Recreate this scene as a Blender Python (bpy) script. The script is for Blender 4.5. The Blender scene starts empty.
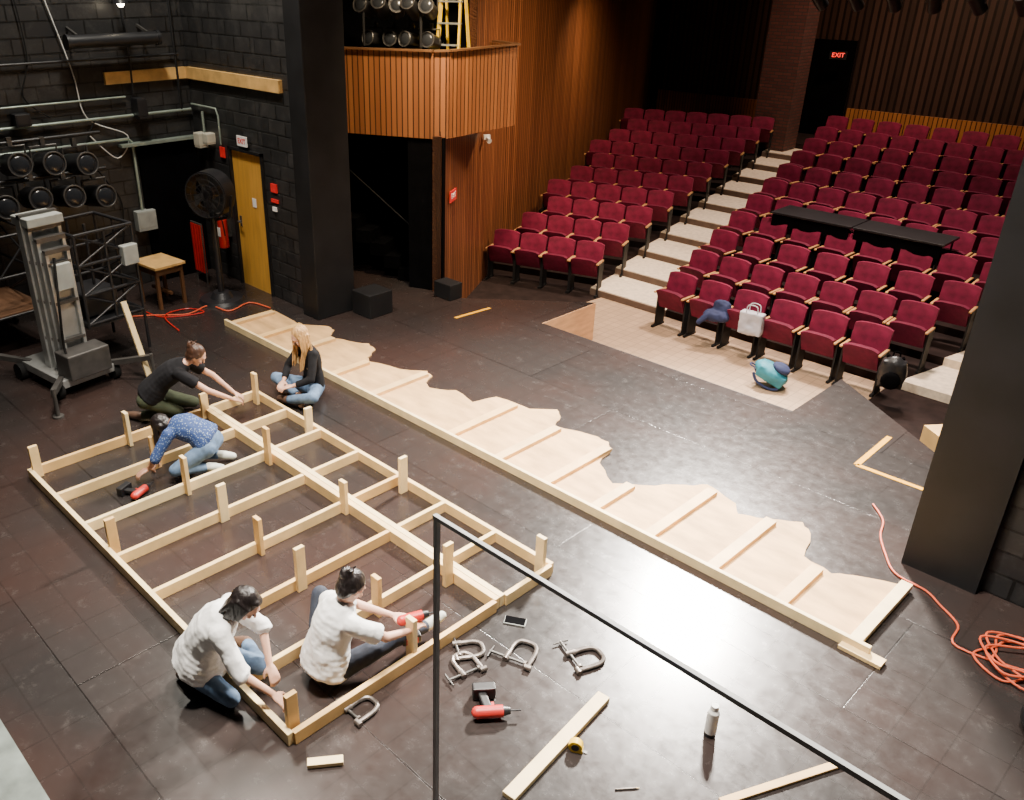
import bpy, math, random
from mathutils import Vector, Matrix
random.seed(7)
V=Vector
COL=bpy.context.scene.collection

# ---------------------------------------------------------------- materials
def newmat(name):
    m=bpy.data.materials.new(name); m.use_nodes=True
    nt=m.node_tree; b=nt.nodes['Principled BSDF']
    return m,nt,b
def M(name,col,rough=.55,metal=0,var=.18,scale=6,stretch=(1,1,1),bump=0,detail=4,emis=0,spec=None):
    m,nt,b=newmat(name); N=nt.nodes; L=nt.links
    tc=N.new('ShaderNodeTexCoord'); mp=N.new('ShaderNodeMapping'); mp.inputs['Scale'].default_value=stretch
    L.new(tc.outputs['Object'],mp.inputs['Vector'])
    no=N.new('ShaderNodeTexNoise'); no.inputs['Scale'].default_value=scale; no.inputs['Detail'].default_value=detail
    L.new(mp.outputs[0],no.inputs['Vector'])
    cr=N.new('ShaderNodeValToRGB')
    cr.color_ramp.elements[0].position=.3; cr.color_ramp.elements[1].position=.7
    cr.color_ramp.elements[0].color=[c*(1-var) for c in col]+[1]
    cr.color_ramp.elements[1].color=[min(1,c*(1+var)) for c in col]+[1]
    L.new(no.outputs['Fac'],cr.inputs[0]); L.new(cr.outputs[0],b.inputs['Base Color'])
    b.inputs['Roughness'].default_value=rough; b.inputs['Metallic'].default_value=metal
    if spec is not None: b.inputs['Specular IOR Level'].default_value=spec
    if bump:
        bp=N.new('ShaderNodeBump'); bp.inputs['Strength'].default_value=bump; bp.inputs['Distance'].default_value=.02
        L.new(no.outputs['Fac'],bp.inputs['Height']); L.new(bp.outputs[0],b.inputs['Normal'])
    if emis:
        b.inputs['Emission Color'].default_value=(*col,1); b.inputs['Emission Strength'].default_value=emis
    return m
def brickmat(name,c1,c2,mortar,bw,bh,ms,planar,rough=.5,bump=.4,offset=.5,scuff=None,tint=None,rr=None,grid=None,scr=(.5,.78),scs=3.2):
    m,nt,b=newmat(name); N=nt.nodes; L=nt.links
    tc=N.new('ShaderNodeTexCoord'); sp=N.new('ShaderNodeSeparateXYZ'); cb=N.new('ShaderNodeCombineXYZ')
    L.new(tc.outputs['Object'],sp.inputs[0])
    if planar=='floor':
        L.new(sp.outputs[0],cb.inputs[0]); L.new(sp.outputs[1],cb.inputs[1])
    else:
        ad=N.new('ShaderNodeMath'); ad.operation='ADD'; L.new(sp.outputs[0],ad.inputs[0]); L.new(sp.outputs[1],ad.inputs[1])
        L.new(ad.outputs[0],cb.inputs[0]); L.new(sp.outputs[2],cb.inputs[1])
    br=N.new('ShaderNodeTexBrick'); L.new(cb.outputs[0],br.inputs['Vector'])
    br.offset=offset
    br.inputs['Color1'].default_value=(*c1,1); br.inputs['Color2'].default_value=(*c2,1); br.inputs['Mortar'].default_value=(*mortar,1)
    br.inputs['Scale'].default_value=1; br.inputs['Mortar Size'].default_value=ms; br.inputs['Brick Width'].default_value=bw; br.inputs['Row Height'].default_value=bh
    out=br.outputs['Color']
    def mixin(fac,colr):
        nonlocal out
        mx=N.new('ShaderNodeMix'); mx.data_type='RGBA'; L.new(fac,mx.inputs['Factor']); L.new(out,mx.inputs['A']); mx.inputs['B'].default_value=(*colr,1); out=mx.outputs['Result']
    n1=N.new('ShaderNodeTexNoise'); n1.inputs['Scale'].default_value=.55; n1.inputs['Detail'].default_value=6; L.new(tc.outputs['Object'],n1.inputs['Vector'])
    if tint:
        r=N.new('ShaderNodeValToRGB'); r.color_ramp.elements[0].position=.4; r.color_ramp.elements[1].position=.65
        L.new(n1.outputs['Fac'],r.inputs[0]); mixin(r.outputs[0],tint)
    if scuff:
        n2=N.new('ShaderNodeTexNoise'); n2.inputs['Scale'].default_value=scs; n2.inputs['Detail'].default_value=14; n2.inputs['Roughness'].default_value=.8; n2.inputs['Distortion'].default_value=.2
        L.new(tc.outputs['Object'],n2.inputs['Vector'])
        r=N.new('ShaderNodeValToRGB'); r.color_ramp.elements[0].position=scr[0]; r.color_ramp.elements[1].position=scr[1]
        r.color_ramp.elements[1].color=(.7,.7,.7,1)
        L.new(n2.outputs['Fac'],r.inputs[0]); mixin(r.outputs[0],scuff)
    if grid:
        g=N.new('ShaderNodeTexBrick'); g.offset=0; L.new(cb.outputs[0],g.inputs['Vector'])
        g.inputs['Scale'].default_value=1; g.inputs['Mortar Size'].default_value=.006; g.inputs['Brick Width'].default_value=grid; g.inputs['Row Height'].default_value=grid
        mu=N.new('ShaderNodeMath'); mu.operation='MULTIPLY'; mu.inputs[1].default_value=.3; L.new(g.outputs['Fac'],mu.inputs[0]); mixin(mu.outputs[0],(.010,.008,.007))
    L.new(out,b.inputs['Base Color'])
    if rr:
        mr=N.new('ShaderNodeMapRange'); mr.inputs['From Min'].default_value=.3; mr.inputs['From Max'].default_value=.7
        mr.inputs['To Min'].default_value=rr[0]; mr.inputs['To Max'].default_value=rr[1]
        n3=N.new('ShaderNodeTexNoise'); n3.inputs['Scale'].default_value=9; n3.inputs['Detail'].default_value=10; n3.inputs['Roughness'].default_value=.7; L.new(tc.outputs['Object'],n3.inputs['Vector'])
        L.new(n3.outputs['Fac'],mr.inputs['Value']); L.new(mr.outputs[0],b.inputs['Roughness'])
    else: b.inputs['Roughness'].default_value=rough
    bp=N.new('ShaderNodeBump'); bp.inputs['Strength'].default_value=bump; bp.inputs['Distance'].default_value=.01; bp.invert=True
    L.new(br.outputs['Fac'],bp.inputs['Height']); L.new(bp.outputs[0],b.inputs['Normal'])
    return m
def slatmat(name,ca,cb_,pitch,groove,rough=.45):
    m,nt,b=newmat(name); N=nt.nodes; L=nt.links
    tc=N.new('ShaderNodeTexCoord'); sp=N.new('ShaderNodeSeparateXYZ'); L.new(tc.outputs['Object'],sp.inputs[0])
    mu=N.new('ShaderNodeMath'); mu.operation='MULTIPLY'; mu.inputs[1].default_value=1/pitch; L.new(sp.outputs[0],mu.inputs[0])
    fl=N.new('ShaderNodeMath'); fl.operation='FLOOR'; L.new(mu.outputs[0],fl.inputs[0])
    wn=N.new('ShaderNodeTexWhiteNoise'); wn.noise_dimensions='1D'; L.new(fl.outputs[0],wn.inputs['W'])
    fr=N.new('ShaderNodeMath'); fr.operation='FRACT'; L.new(mu.outputs[0],fr.inputs[0])
    gt=N.new('ShaderNodeMath'); gt.operation='GREATER_THAN'; gt.inputs[1].default_value=groove; L.new(fr.outputs[0],gt.inputs[0])
    mx=N.new('ShaderNodeMix'); mx.data_type='RGBA'; mx.inputs['A'].default_value=(*ca,1); mx.inputs['B'].default_value=(*cb_,1); L.new(wn.outputs['Value'],mx.inputs['Factor'])
    m2=N.new('ShaderNodeMix'); m2.data_type='RGBA'; m2.inputs['A'].default_value=(ca[0]*.08,ca[1]*.07,ca[2]*.07,1); L.new(gt.outputs[0],m2.inputs['Factor']); L.new(mx.outputs['Result'],m2.inputs['B'])
    L.new(m2.outputs['Result'],b.inputs['Base Color']); b.inputs['Roughness'].default_value=rough
    bp=N.new('ShaderNodeBump'); bp.inputs['Strength'].default_value=.8; bp.inputs['Distance'].default_value=.02; L.new(gt.outputs[0],bp.inputs['Height']); L.new(bp.outputs[0],b.inputs['Normal'])
    return m
def dotmat(name,base,dot,scale):
    m,nt,b=newmat(name); N=nt.nodes; L=nt.links
    tc=N.new('ShaderNodeTexCoord'); vo=N.new('ShaderNodeTexVoronoi'); vo.inputs['Scale'].default_value=scale; L.new(tc.outputs['Object'],vo.inputs['Vector'])
    lt=N.new('ShaderNodeMath'); lt.operation='LESS_THAN'; lt.inputs[1].default_value=.28; L.new(vo.outputs['Distance'],lt.inputs[0])
    mx=N.new('ShaderNodeMix'); mx.data_type='RGBA'; mx.inputs['A'].default_value=(*base,1); mx.inputs['B'].default_value=(*dot,1); L.new(lt.outputs[0],mx.inputs['Factor'])
    L.new(mx.outputs['Result'],b.inputs['Base Color']); b.inputs['Roughness'].default_value=.8
    return m

mFloor=brickmat('painted_stage_floor',(.020,.0175,.017),(.026,.022,.021),(.006,.005,.005),2.44,1.22,.006,'floor',bump=.2,scuff=(.10,.088,.082),tint=(.034,.020,.017),rr=(.19,.30),grid=.305,scr=(.56,.86),scs=4.5)
mBlock=brickmat('black_painted_block',(.018,.018,.019),(.027,.026,.026),(.006,.006,.006),.4,.2,.012,'wall',rough=.36,bump=.9,scuff=(.09,.085,.08),scr=(.5,.8))
mBrick=brickmat('red_brick',(.12,.035,.026),(.08,.024,.019),(.04,.03,.025),.2,.07,.01,'wall',rough=.8,bump=.8)
mCarpet=brickmat('beige_tile_floor',(.44,.30,.19),(.38,.26,.165),(.27,.19,.12),.15,.15,.006,'floor',rough=.7,bump=.2,offset=0,scuff=(.26,.18,.12))
mStep=M('beige_step_carpet',(.78,.66,.50),.8,var=.15,scale=14)
mNose=M('brown_step_nosing',(.12,.08,.06),.7)
mHouse=M('dark_house_floor',(.018,.011,.010),.9,var=.3,spec=.15)
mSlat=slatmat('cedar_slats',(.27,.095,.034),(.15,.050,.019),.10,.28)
mSlatB=slatmat('booth_slats',(.29,.110,.036),(.20,.072,.024),.085,.2)
mSlatG=slatmat('golden_slats',(.44,.175,.045),(.34,.13,.035),.1,.2)
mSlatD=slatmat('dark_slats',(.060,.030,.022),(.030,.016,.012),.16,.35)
mBlack=M('black_paint',(.008,.008,.009),.6,var=.3,scale=3,spec=.3)
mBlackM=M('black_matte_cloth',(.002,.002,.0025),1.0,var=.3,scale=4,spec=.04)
mPlastic=M('black_plastic',(.013,.013,.015),.4)
mRub=M('dark_rubber',(.010,.010,.010),.85,spec=.2)
mPine=M('pine_lumber',(.78,.55,.25),.6,var=.14,scale=5,detail=6)
mPine2=M('pine_lumber_warm',(.70,.44,.17),.6,var=.16,scale=4,detail=6)
mPine3=M('pine_lumber_pale',(.82,.63,.33),.6,var=.12,scale=6,detail=6)
mPly=M('plywood_face',(.56,.34,.145),.65,var=.25,scale=2.6,stretch=(1.0,2.6,1),detail=9,spec=.3)
mPlyS=M('plywood_skirt',(.60,.34,.17),.6,var=.2,scale=3,stretch=(1,.6,4))
mDeck=M('stained_deck_board',(.12,.06,.03),.6)
mBat=M('batten_wood',(.70,.46,.20),.6,var=.18,scale=4,detail=6)
mOak=M('oak_door',(.62,.32,.055),.45,var=.14,scale=4,stretch=(4,4,.4))
mTan=M('tan_beam_wood',(.60,.36,.12),.6,var=.2)
mTrimD=M('dark_oiled_wood',(.13,.06,.025),.45)
mAlu=M('aluminium',(.40,.41,.40),.35,metal=.5,var=.2)
mSteel=M('worn_steel',(.10,.095,.09),.45,metal=.6,var=.3)
mClampS=M('clamp_steel',(.17,.145,.13),.4,metal=.6,var=.45,scale=20)
mPipe=M('galvanised_pipe',(.30,.36,.31),.4,metal=.4)
mRail=M('grey_steel_rail',(.42,.43,.43),.45)
mBurg=M('burgundy_upholstery',(.165,.007,.036),.75,var=.3,scale=9,bump=.1,spec=.3)
mBurg2=M('burgundy_seat_cushion',(.115,.005,.026),.75,var=.3,scale=9,spec=.3)
mArm=M('oak_armrest',(.52,.27,.10),.4)
mRed=M('red_plastic',(.5,.02,.015),.35)
mOrange=M('orange_cable',(.62,.09,.03),.6)
mWhite=M('white_cable',(.6,.6,.58),.5)
mYellow=M('yellow_plastic',(.80,.52,.02),.4)
mYTape=M('yellow_floor_tape',(.70,.34,.012),.7,var=.1,spec=.1)
mSkin=M('skin',(.64,.36,.25),.5,var=.05)
mSkin2=M('skin_tan',(.42,.22,.14),.5,var=.05)
mWhiteC=M('white_cotton',(.84,.83,.82),.85,var=.04,scale=14,bump=.2)
mBlackC=M('black_cotton',(.010,.010,.012),.9,spec=.2)
mJean=M('blue_denim',(.09,.15,.25),.85,var=.25,scale=20)
mJeanD=M('dark_denim',(.022,.028,.045),.85,var=.25,scale=20)
mBlueP=dotmat('blue_dotted_cotton',(.02,.05,.17),(.26,.34,.46),60)
mHair=M('black_hair',(.010,.007,.007),.4,var=.4,scale=40,stretch=(1,1,.2),bump=.5)
mHairB=M('brown_hair',(.05,.022,.012),.45,var=.4,scale=40,stretch=(1,1,.2),bump=.5)
mBlond=M('blonde_hair',(.48,.27,.10),.5,var=.45,scale=50,stretch=(1,1,.12),bump=.8)
mEye=M('dark_eye',(.02,.014,.012),.3)
mLip=M('lip_colour',(.40,.14,.12),.5)
mShoe=M('shoe_leather',(.10,.055,.035),.6)
mShoeL=M('canvas_shoe',(.55,.56,.5),.7)
mOlive=M('olive_cloth',(.035,.045,.022),.9)
mTeal=M('teal_nylon',(.02,.20,.27),.6,var=.3)
mGreyBag=M('pale_tote_cloth',(.5,.5,.56),.8)
mNavy=M('navy_cloth',(.02,.03,.09),.85)
mReflect=M('pale_reflection',(.15,.175,.16),.4,var=.4,scale=5)  # floor reflection painted as a pale grey-green colour
mGreyBox=M('grey_enclosure',(.34,.36,.34),.5)
mCream=M('cream_enclosure',(.55,.52,.42),.5)
mSignR=M('red_sign',(.55,.02,.02),.4,emis=.3)
mExit=M('exit_letters',(1,.04,.03),.4,emis=2.5)
mPaper=M('white_paper',(.90,.89,.87),.7)
mBulb=M('lamp_glow',(1,.85,.6),.4,emis=25)
mLens=M('lit_lens',(.5,.55,.6),.3,emis=.4)
mTool=M('tool_red',(.50,.025,.02),.4)

# ---------------------------------------------------------------- mesh builder
class MB:
    def __init__(s): s.v=[]; s.f=[]
    def box(s,c,sz,R=None):
        o=len(s.v); c=V(c); hx,hy,hz=[a/2 for a in sz]
        for dx in(-1,1):
            for dy in(-1,1):
                for dz in(-1,1):
                    p=V((dx*hx,dy*hy,dz*hz))
                    if R is not None: p=R@p
                    s.v.append(c+p)
        for q in((0,1,3,2),(4,6,7,5),(0,4,5,1),(2,3,7,6),(0,2,6,4),(1,5,7,3)): s.f.append([o+i for i in q])
        return s
    def beam(s,p,q,w,h,up=(0,0,1)):
        p=V(p);q=V(q);d=q-p;l=d.length;x=d.normalized();y=V(up).cross(x)
        if y.length<1e-4: y=V((1,0,0)).cross(x)
        y.normalize();z=x.cross(y)
        R=Matrix((x,y,z)).transposed()
        return s.box((p+q)/2,(l,w,h),R)
    def cyl(s,p,q,r1,r2=None,n=14):
        if r2 is None:r2=r1
        p=V(p);q=V(q);x=(q-p).normalized();a=x.orthogonal().normalized();b=x.cross(a);o=len(s.v)
        for c,r in((p,r1),(q,r2)):
            for i in range(n):
                t=2*math.pi*i/n; s.v.append(c+a*math.cos(t)*r+b*math.sin(t)*r)
        for i in range(n):
            j=(i+1)%n; s.f.append([o+i,o+j,o+n+j,o+n+i])
        s.f.append([o+i for i in range(n)][::-1]); s.f.append([o+n+i for i in range(n)])
        return s
    def ell(s,c,r,R=None,n=14,m=9):
        if not hasattr(r,'__len__'): r=(r,r,r)
        c=V(c);o=len(s.v)
        def P(th,ph):
            p=V((r[0]*math.sin(th)*math.cos(ph),r[1]*math.sin(th)*math.sin(ph),r[2]*math.cos(th)))
            if R is not None:p=R@p
            return c+p
        s.v.append(P(0,0))
        for i in range(1,m):
            for j in range(n): s.v.append(P(math.pi*i/m,2*math.pi*j/n))
        s.v.append(P(math.pi,0))
        for j in range(n): s.f.append([o,o+1+j,o+1+(j+1)%n])
        for i in range(m-2):
            for j in range(n):
                a=o+1+i*n+j;b=o+1+i*n+(j+1)%n; s.f.append([a,a+n,b+n,b])
        e=len(s.v)-1
        for j in range(n): s.f.append([e,e-n+(j+1)%n,e-n+j])
        return s
    def cap(s,p,q,r1,r2=None,n=12):
        if r2 is None:r2=r1
        s.cyl(p,q,r1,r2,n); s.ell(p,r1,n=n,m=8); s.ell(q,r2,n=n,m=8); return s
    def prism(s,poly,z0,z1):
        o=len(s.v);n=len(poly)
        for z in(z0,z1):
            for x,y in poly: s.v.append(V((x,y,z)))
        for i in range(n):
            j=(i+1)%n; s.f.append([o+i,o+j,o+n+j,o+n+i])
        s.f.append([o+i for i in range(n)][::-1]); s.f.append([o+n+i for i in range(n)])
        return s
    def tube(s,pts,r,n=8,smooth=True,closed=False):
        pts=[V(p) for p in pts]
        if smooth and len(pts)>2:
            out=[];k=len(pts)
            rng=range(k) if closed else range(k-1)
            for i in rng:
                p0=pts[(i-1)%k] if (closed or i>0) else pts[i];p1=pts[i];p2=pts[(i+1)%k]
                p3=pts[(i+2)%k] if (closed or i+2<k) else p2
                for a in range(6):
                    t=a/6; out.append(.5*((2*p1)+(p2-p0)*t+(2*p0-5*p1+4*p2-p3)*t*t+(3*p1-p0-3*p2+p3)*t**3))
            if not closed: out.append(pts[-1])
            pts=out
        k=len(pts);o=len(s.v);prev=None
        for i,p in enumerate(pts):
            if closed: d=(pts[(i+1)%k]-pts[i-1]).normalized()
            else: d=(pts[min(i+1,k-1)]-pts[max(i-1,0)]).normalized()
            if prev is None: a=d.orthogonal().normalized()
            else:
                a=prev-d*prev.dot(d); a=a.normalized() if a.length>1e-6 else d.orthogonal().normalized()
            prev=a;b=d.cross(a)
            for j in range(n):
                t=2*math.pi*j/n; s.v.append(p+a*math.cos(t)*r+b*math.sin(t)*r)
        for i in range(k if closed else k-1):
            for j in range(n):
                A=o+i*n+j;B=o+i*n+(j+1)%n;i2=(i+1)%k;C=o+i2*n+(j+1)%n;D=o+i2*n+j; s.f.append([A,B,C,D])
        if not closed:
            s.f.append([o+j for j in range(n)][::-1]); s.f.append([o+(k-1)*n+j for j in range(n)])
        return s
    def mesh(s,name,mat,smooth=False,origin=(0,0,0)):
        me=bpy.data.meshes.new(name); og=V(origin)
        me.from_pydata([tuple(p-og) for p in s.v],[],s.f); me.materials.append(mat); me.update()
        if smooth:
            me.polygons.foreach_set('use_smooth',[True]*len(me.polygons))
            try: me.set_sharp_from_angle(angle=math.radians(40))
            except Exception: pass
        return me
    def obj(s,name,mat,parent=None,origin=None,smooth=False,bevel=0,**kw):
        og=V(origin) if origin is not None else V((0,0,0))
        ob=bpy.data.objects.new(name,s.mesh(name,mat,smooth,og)); COL.objects.link(ob)
        if parent is not None:
            ob.parent=parent
            if origin is not None: ob.location=og
        else: ob.location=og
        if bevel:
            m=ob.modifiers.new('bevel','BEVEL'); m.width=bevel; m.segments=2; m.limit_method='ANGLE'
        for k,v in kw.items(): ob[k]=v
        return ob
def thing(name,label,category,loc=(0,0,0),rz=0,group=None,tilt=None):
    e=bpy.data.objects.new(name,None); e.empty_display_size=.1; COL.objects.link(e)
    e.location=loc; e.rotation_euler=(tilt[0],tilt[1],rz) if tilt else (0,0,rz)
    e['label']=label; e['category']=category
    if group: e['group']=group
    return e
def single(mb,name,label,category,mat,origin,smooth=False,bevel=0,group=None):
    o=mb.obj(name,mat,origin=origin,smooth=smooth,bevel=bevel,label=label,category=category)
    if group:o['group']=group
    return o
def copy_thing(root,loc,rz):
    r=root.copy(); COL.objects.link(r); r.location=loc; r.rotation_euler=(0,0,rz)
    for c in root.children:
        d=c.copy(); COL.objects.link(d); d.parent=r
        for g in c.children:
            h=g.copy(); COL.objects.link(h); h.parent=d
    return r
def wall(name,p,q,z0,z1,th,mat):
    p=V((p[0],p[1],0));q=V((q[0],q[1],0));L=(q-p).length
    mb=MB().box((L/2,th/2,(z0+z1)/2),(L,abs(th),z1-z0))
    o=mb.obj(name,mat,kind='structure'); o.location=p; o.rotation_euler=(0,0,math.atan2(q.y-p.y,q.x-p.x)); return o
def text(body,name,mat,loc,rot,size,parent=None):
    cu=bpy.data.curves.new(name,'FONT'); cu.body=body; cu.size=size; cu.align_x='CENTER'; cu.align_y='CENTER'; cu.extrude=.002
    cu.materials.append(mat)
    t=bpy.data.objects.new(name,cu); COL.objects.link(t); t.location=loc; t.rotation_euler=rot
    dg=bpy.context.evaluated_depsgraph_get(); me=bpy.data.meshes.new_from_object(t.evaluated_get(dg))
    o=bpy.data.objects.new(name,me); COL.objects.link(o); o.location=loc; o.rotation_euler=rot
    bpy.data.objects.remove(t)
    if parent: o.parent=parent
    return o

# ---------------------------------------------------------------- room shell
WX=-12.5
stage=[(WX,-3),(3,-3),(3,7.3),(0.15,7.3),(-3.5,10),(-3.5,8.75),(-7.15,8.75),(-7.15,9.97),(-8.98,8.36),(-9.05,8.6),(-9.6,9.6),(WX,9.6)]
MB().prism(stage,-.62,0).obj('floor',mFloor,kind='structure')
MB().box((-5,12.5,-.8),(16,10,.4)).obj('floor.001',mHouse,kind='structure')
MB().prism([(-8.3,10.2),(-7.2,8.7),(-3.45,8.7),(-3.45,11.6),(-8.2,11.7)],-.61,-.594).obj('floor.005',mCarpet,kind='structure')
wall('wall_stage_side',(WX,-3),(WX,9.6),0,8,.2,mBlock)
DX0,DX1=-11.50,-10.60
wall('wall_proscenium_door_side',(WX,6.65),(DX0,6.65),0,8,.25,mBlock)
wall('wall_proscenium_pier',(DX1,6.65),(-9.7,6.65),0,8,.25,mBlock)
wall('wall_proscenium_header',(DX0,6.65),(DX1,6.65),2.1,8,.25,mBlock)
MB().box((-9.52,6.86,4),(.36,.66,8)).obj('wall_proscenium_column',mBlack,kind='structure',bevel=.01)
MB().box((-1.3,7.05,4),(.56,.5,8)).obj('wall_proscenium_column.001',mBlack,kind='structure')
wall('wall_proscenium_far_side',(-1.02,6.9),(3,6.9),0,8,.3,mBlock)
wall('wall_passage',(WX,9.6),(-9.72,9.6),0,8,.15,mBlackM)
w1=V((-9.05,8.6,0)); w2=V((-10.9,12.0,0)); w3=V((-15.0,22.55,0))
def wp(t,off=0):
    d=(w2-w1).normalized(); n=V((d.y,-d.x,0)); L=(w2-w1).length
    if t<=L: p=w1+d*t+n*off
    else:
        d=(w3-w2).normalized(); n=V((d.y,-d.x,0)); p=w2+d*(t-L)+n*off
    return (p.x,p.y)
wall('wall_house_side',wp(0),wp(1.75),-.6,2.3,.12,mSlat)
wall('wall_house_side_middle',wp(1.75),w2[:2],-.6,8,.12,mSlat)
wall('wall_house_side_rear',w2[:2],w3[:2],-.6,8,.2,mSlat)
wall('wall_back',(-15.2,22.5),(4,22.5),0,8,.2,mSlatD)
wall('trim_1',(-14.6,22.42),(-10.6,22.42),.6,1.35,.06,mSlatB)
wall('trim_2',(-9.2,22.42),(1,22.42),.6,1.38,.06,mSlatG)
MB().box((-9.95,20.45,4.3),(.85,.6,7.4)).obj('wall_brick_pillar',mBrick,kind='structure')
MB().box((-9.75,22.38,1.7),(1.0,.08,2.4)).obj('opening_shade_panel',mBlackM,kind='structure')  # flat black slab paints the darkness inside the rear opening
wall('trim_3',(-7.14,8.76),(-7.14,9.97),-.6,-.005,.02,mPlyS)
wall('trim_4',(-7.15,8.765),(-3.5,8.765),-.6,-.01,.02,mBlack)
# doors
d=thing('door_1','yellow oak door in the black block wall','door',(-11.05,6.66,0)); d['kind']='structure'
del d['label']; del d['category']
MB().box((0,.02,1.03),(.82,.045,2.06)).obj('door_leaf',mOak,d)
mb=MB().box((-.43,.0,1.05),(.04,.1,2.1)).box((.43,.0,1.05),(.04,.1,2.1)).box((0,.0,2.08),(.90,.1,.04)); mb.obj('door_frame',mBlack,d)
mb=MB().cyl((-.33,-.01,1),(-.33,-.06,1),.015).cyl((-.33,-.06,1),(-.23,-.06,1),.011).box((-.33,-.005,1),(.05,.012,.16)); mb.obj('door_handle',mSteel,d,smooth=True)
MB().box((.1,-.008,1.35),(.1,.004,.13)).obj('door_notice',mPaper,d)
MB().box((WX+.03,6.15,1.05),(.06,.95,2.1)).obj('door_2',mBlackM,kind='structure')
MB().box((WX+.08,6.0,2.12),(.14,1.2,.04)).obj('trim_8',mPipe,kind='structure')
MB().box((WX+.03,6.0,3.04),(.06,1.3,.16)).obj('trim_5',mTan,kind='structure')
MB().box((-11.25,6.62,3.04),(2.5,.06,.16)).obj('trim_6',mTan,kind='structure')

# booth
path=[(-10.45,7.97),(-9.16,8.56),(-9.04,8.74),(-9.19,10.3),(-9.85,10.5)]
for i in range(len(path)-1):
    wall('wall_booth_parapet' if i==0 else 'wall_booth_parapet.%03d'%i,path[i],path[i+1],2.26,3.41,.09,mSlatB)
    p,q=V((*path[i],3.42)),V((*path[i+1],3.42)); MB().beam(p,q,.10,.025).obj('trim_%d'%(10+i),mTrimD,kind='structure')
MB().prism([(-10.45,8.02),(-9.1,8.64),(-9.25,10.25),(-9.9,10.4),(-10.4,10.6),(-11.5,10.2),(-11.2,8.2)],2.27,2.36).obj('floor.002',mBlack,kind='structure')
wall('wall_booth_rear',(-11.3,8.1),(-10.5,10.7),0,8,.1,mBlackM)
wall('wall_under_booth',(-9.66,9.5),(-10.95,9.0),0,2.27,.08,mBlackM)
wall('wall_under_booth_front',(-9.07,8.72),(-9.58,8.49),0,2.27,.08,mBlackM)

# ---------------------------------------------------------------- raked seating
PITCH=.92; RISE=.117; NR=11
def zrow(k): return -.6+RISE*k
def xl(y): return -6.96-.218*(y-11.2)
def xr(y): return -3.42+.218*(y-11.2)
def xa(y): return -8.26-.175*(y-11.65)
hb=MB(); st=MB()
for k in range(NR):
    y0=11.2+PITCH*k-.5; y1=y0+PITCH; z=zrow(k)
    if k: hb.prism([(xl(y0)+.1,y0),(xr(y0),y0),(xr(y1),y1),(xl(y1)+.1,y1)],-1,z)
    if k: st.prism([(xa(y0)-.2,y0),(xl(y0)+.1,y0),(xl(y1)+.1,y1),(xa(y1)-.2,y1)],-1,z+.004)
    if k: st.prism([(xr(y0),y0),(xr(y0)+1.0,y0),(xr(y1)+1.0,y1),(xr(y1),y1)],-1,z+.004)
ye=11.2+PITCH*NR-.5
hb.prism([(-16,ye),(4,ye),(4,22.5),(-16,22.5)],-1,zrow(NR))
A=math.radians(19); rd=V((-math.cos(A),-math.sin(A),0)); fw=V((math.sin(A),-math.cos(A),0))
dw=(w3-w2).normalized(); NW=V((dw.y,-dw.x,0))
def lim(p):
    dd=((p-w2).dot(NW)); c=-rd.dot(NW); return p+rd*(dd/c)
for k in range(1,11):
    P=V((xa(11.65+PITCH*k),11.65+PITCH*k,0))
    a=P+fw*.42;b=P-fw*.5
    a2=lim(a);b2=lim(b)
    hb.prism([(a.x,a.y),(b.x,b.y),(b2.x,b2.y),(a2.x,a2.y)],-1,zrow(k))
hb.obj('floor.003',mHouse,kind='structure')
st.obj('floor.004',mStep,kind='structure')
nz=MB()
for k in range(1,NR):
    y0=11.2+PITCH*k-.5; z=zrow(k)
    nz.box(((xa(y0)+xl(y0))/2-.05,y0-.012,z-RISE/2-.01),(xl(y0)-xa(y0)+.3,.02,RISE))
nz.obj('trim_7',mNose,kind='structure')

def curved_panel(w,z0,z1,yb,yt,th,curve,nx=8,nz_=5,round_=.06):
    mb=MB()
    def P(i,j,side):
        u=-1+2*i/nx; t=j/nz_
        ww=w/2
        z=z0+(z1-z0)*t
        if j==nz_: z-=round_*abs(u)**4
        edge=.012*(1 if (i in(0,nx) or j in(0,nz_)) else 0)
        y=yb+(yt-yb)*t+curve*(-(u*u))
        return V((u*ww,y+(side*(th/2-edge)),z))
    for side in(-1,1):
        for j in range(nz_+1):
            for i in range(nx+1): mb.v.append(P(i,j,side))
    n=(nx+1);o2=n*(nz_+1)
    for j in range(nz_):
        for i in range(nx):
            a=j*n+i; mb.f.append([a,a+1,a+1+n,a+n]); b=a+o2; mb.f.append([b,b+n,b+1+n,b+1])
    for i in range(nx):
        mb.f.append([i,o2+i,o2+i+1,i+1]); a=nz_*n+i; mb.f.append([a,a+1,o2+a+1,o2+a])
    for j in range(nz_):
        a=j*n; mb.f.append([a,a+n,o2+a+n,o2+a]); a=j*n+nx; mb.f.append([a,o2+a,o2+a+n,a+n])
    return mb
seatLabel='burgundy upholstered flip-up theatre seat with wooden armrests'
def make_seat():
    e=thing('theatre_seat',seatLabel,'seat',group='burgundy theatre seats')
    curved_panel(.475,.40,.87,.10,.20,.07,.02,round_=.03).obj('backrest',mBurg,e,smooth=True)
    curved_panel(.46,.30,.85,.145,.24,.02,.02,round_=.03).obj('backrest_shell',mBlack,e,smooth=True)
    curved_panel(.445,.34,.66,-.01,-.15,.11,.0,round_=.03).obj('seat',mBurg2,e,smooth=True)
    for s in(-1,1):
        mb=MB().box((s*.245,-.03,.595),(.040,.31,.028)); mb.obj('armrest',mArm,e,bevel=.008)
        mb=MB().box((s*.245,.03,.30),(.022,.22,.56)).box((s*.245,.0,.02),(.036,.3,.04)).box((s*.245,.12,.50),(.022,.1,.2)); mb.obj('leg',mBlack,e)
    return e
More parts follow.
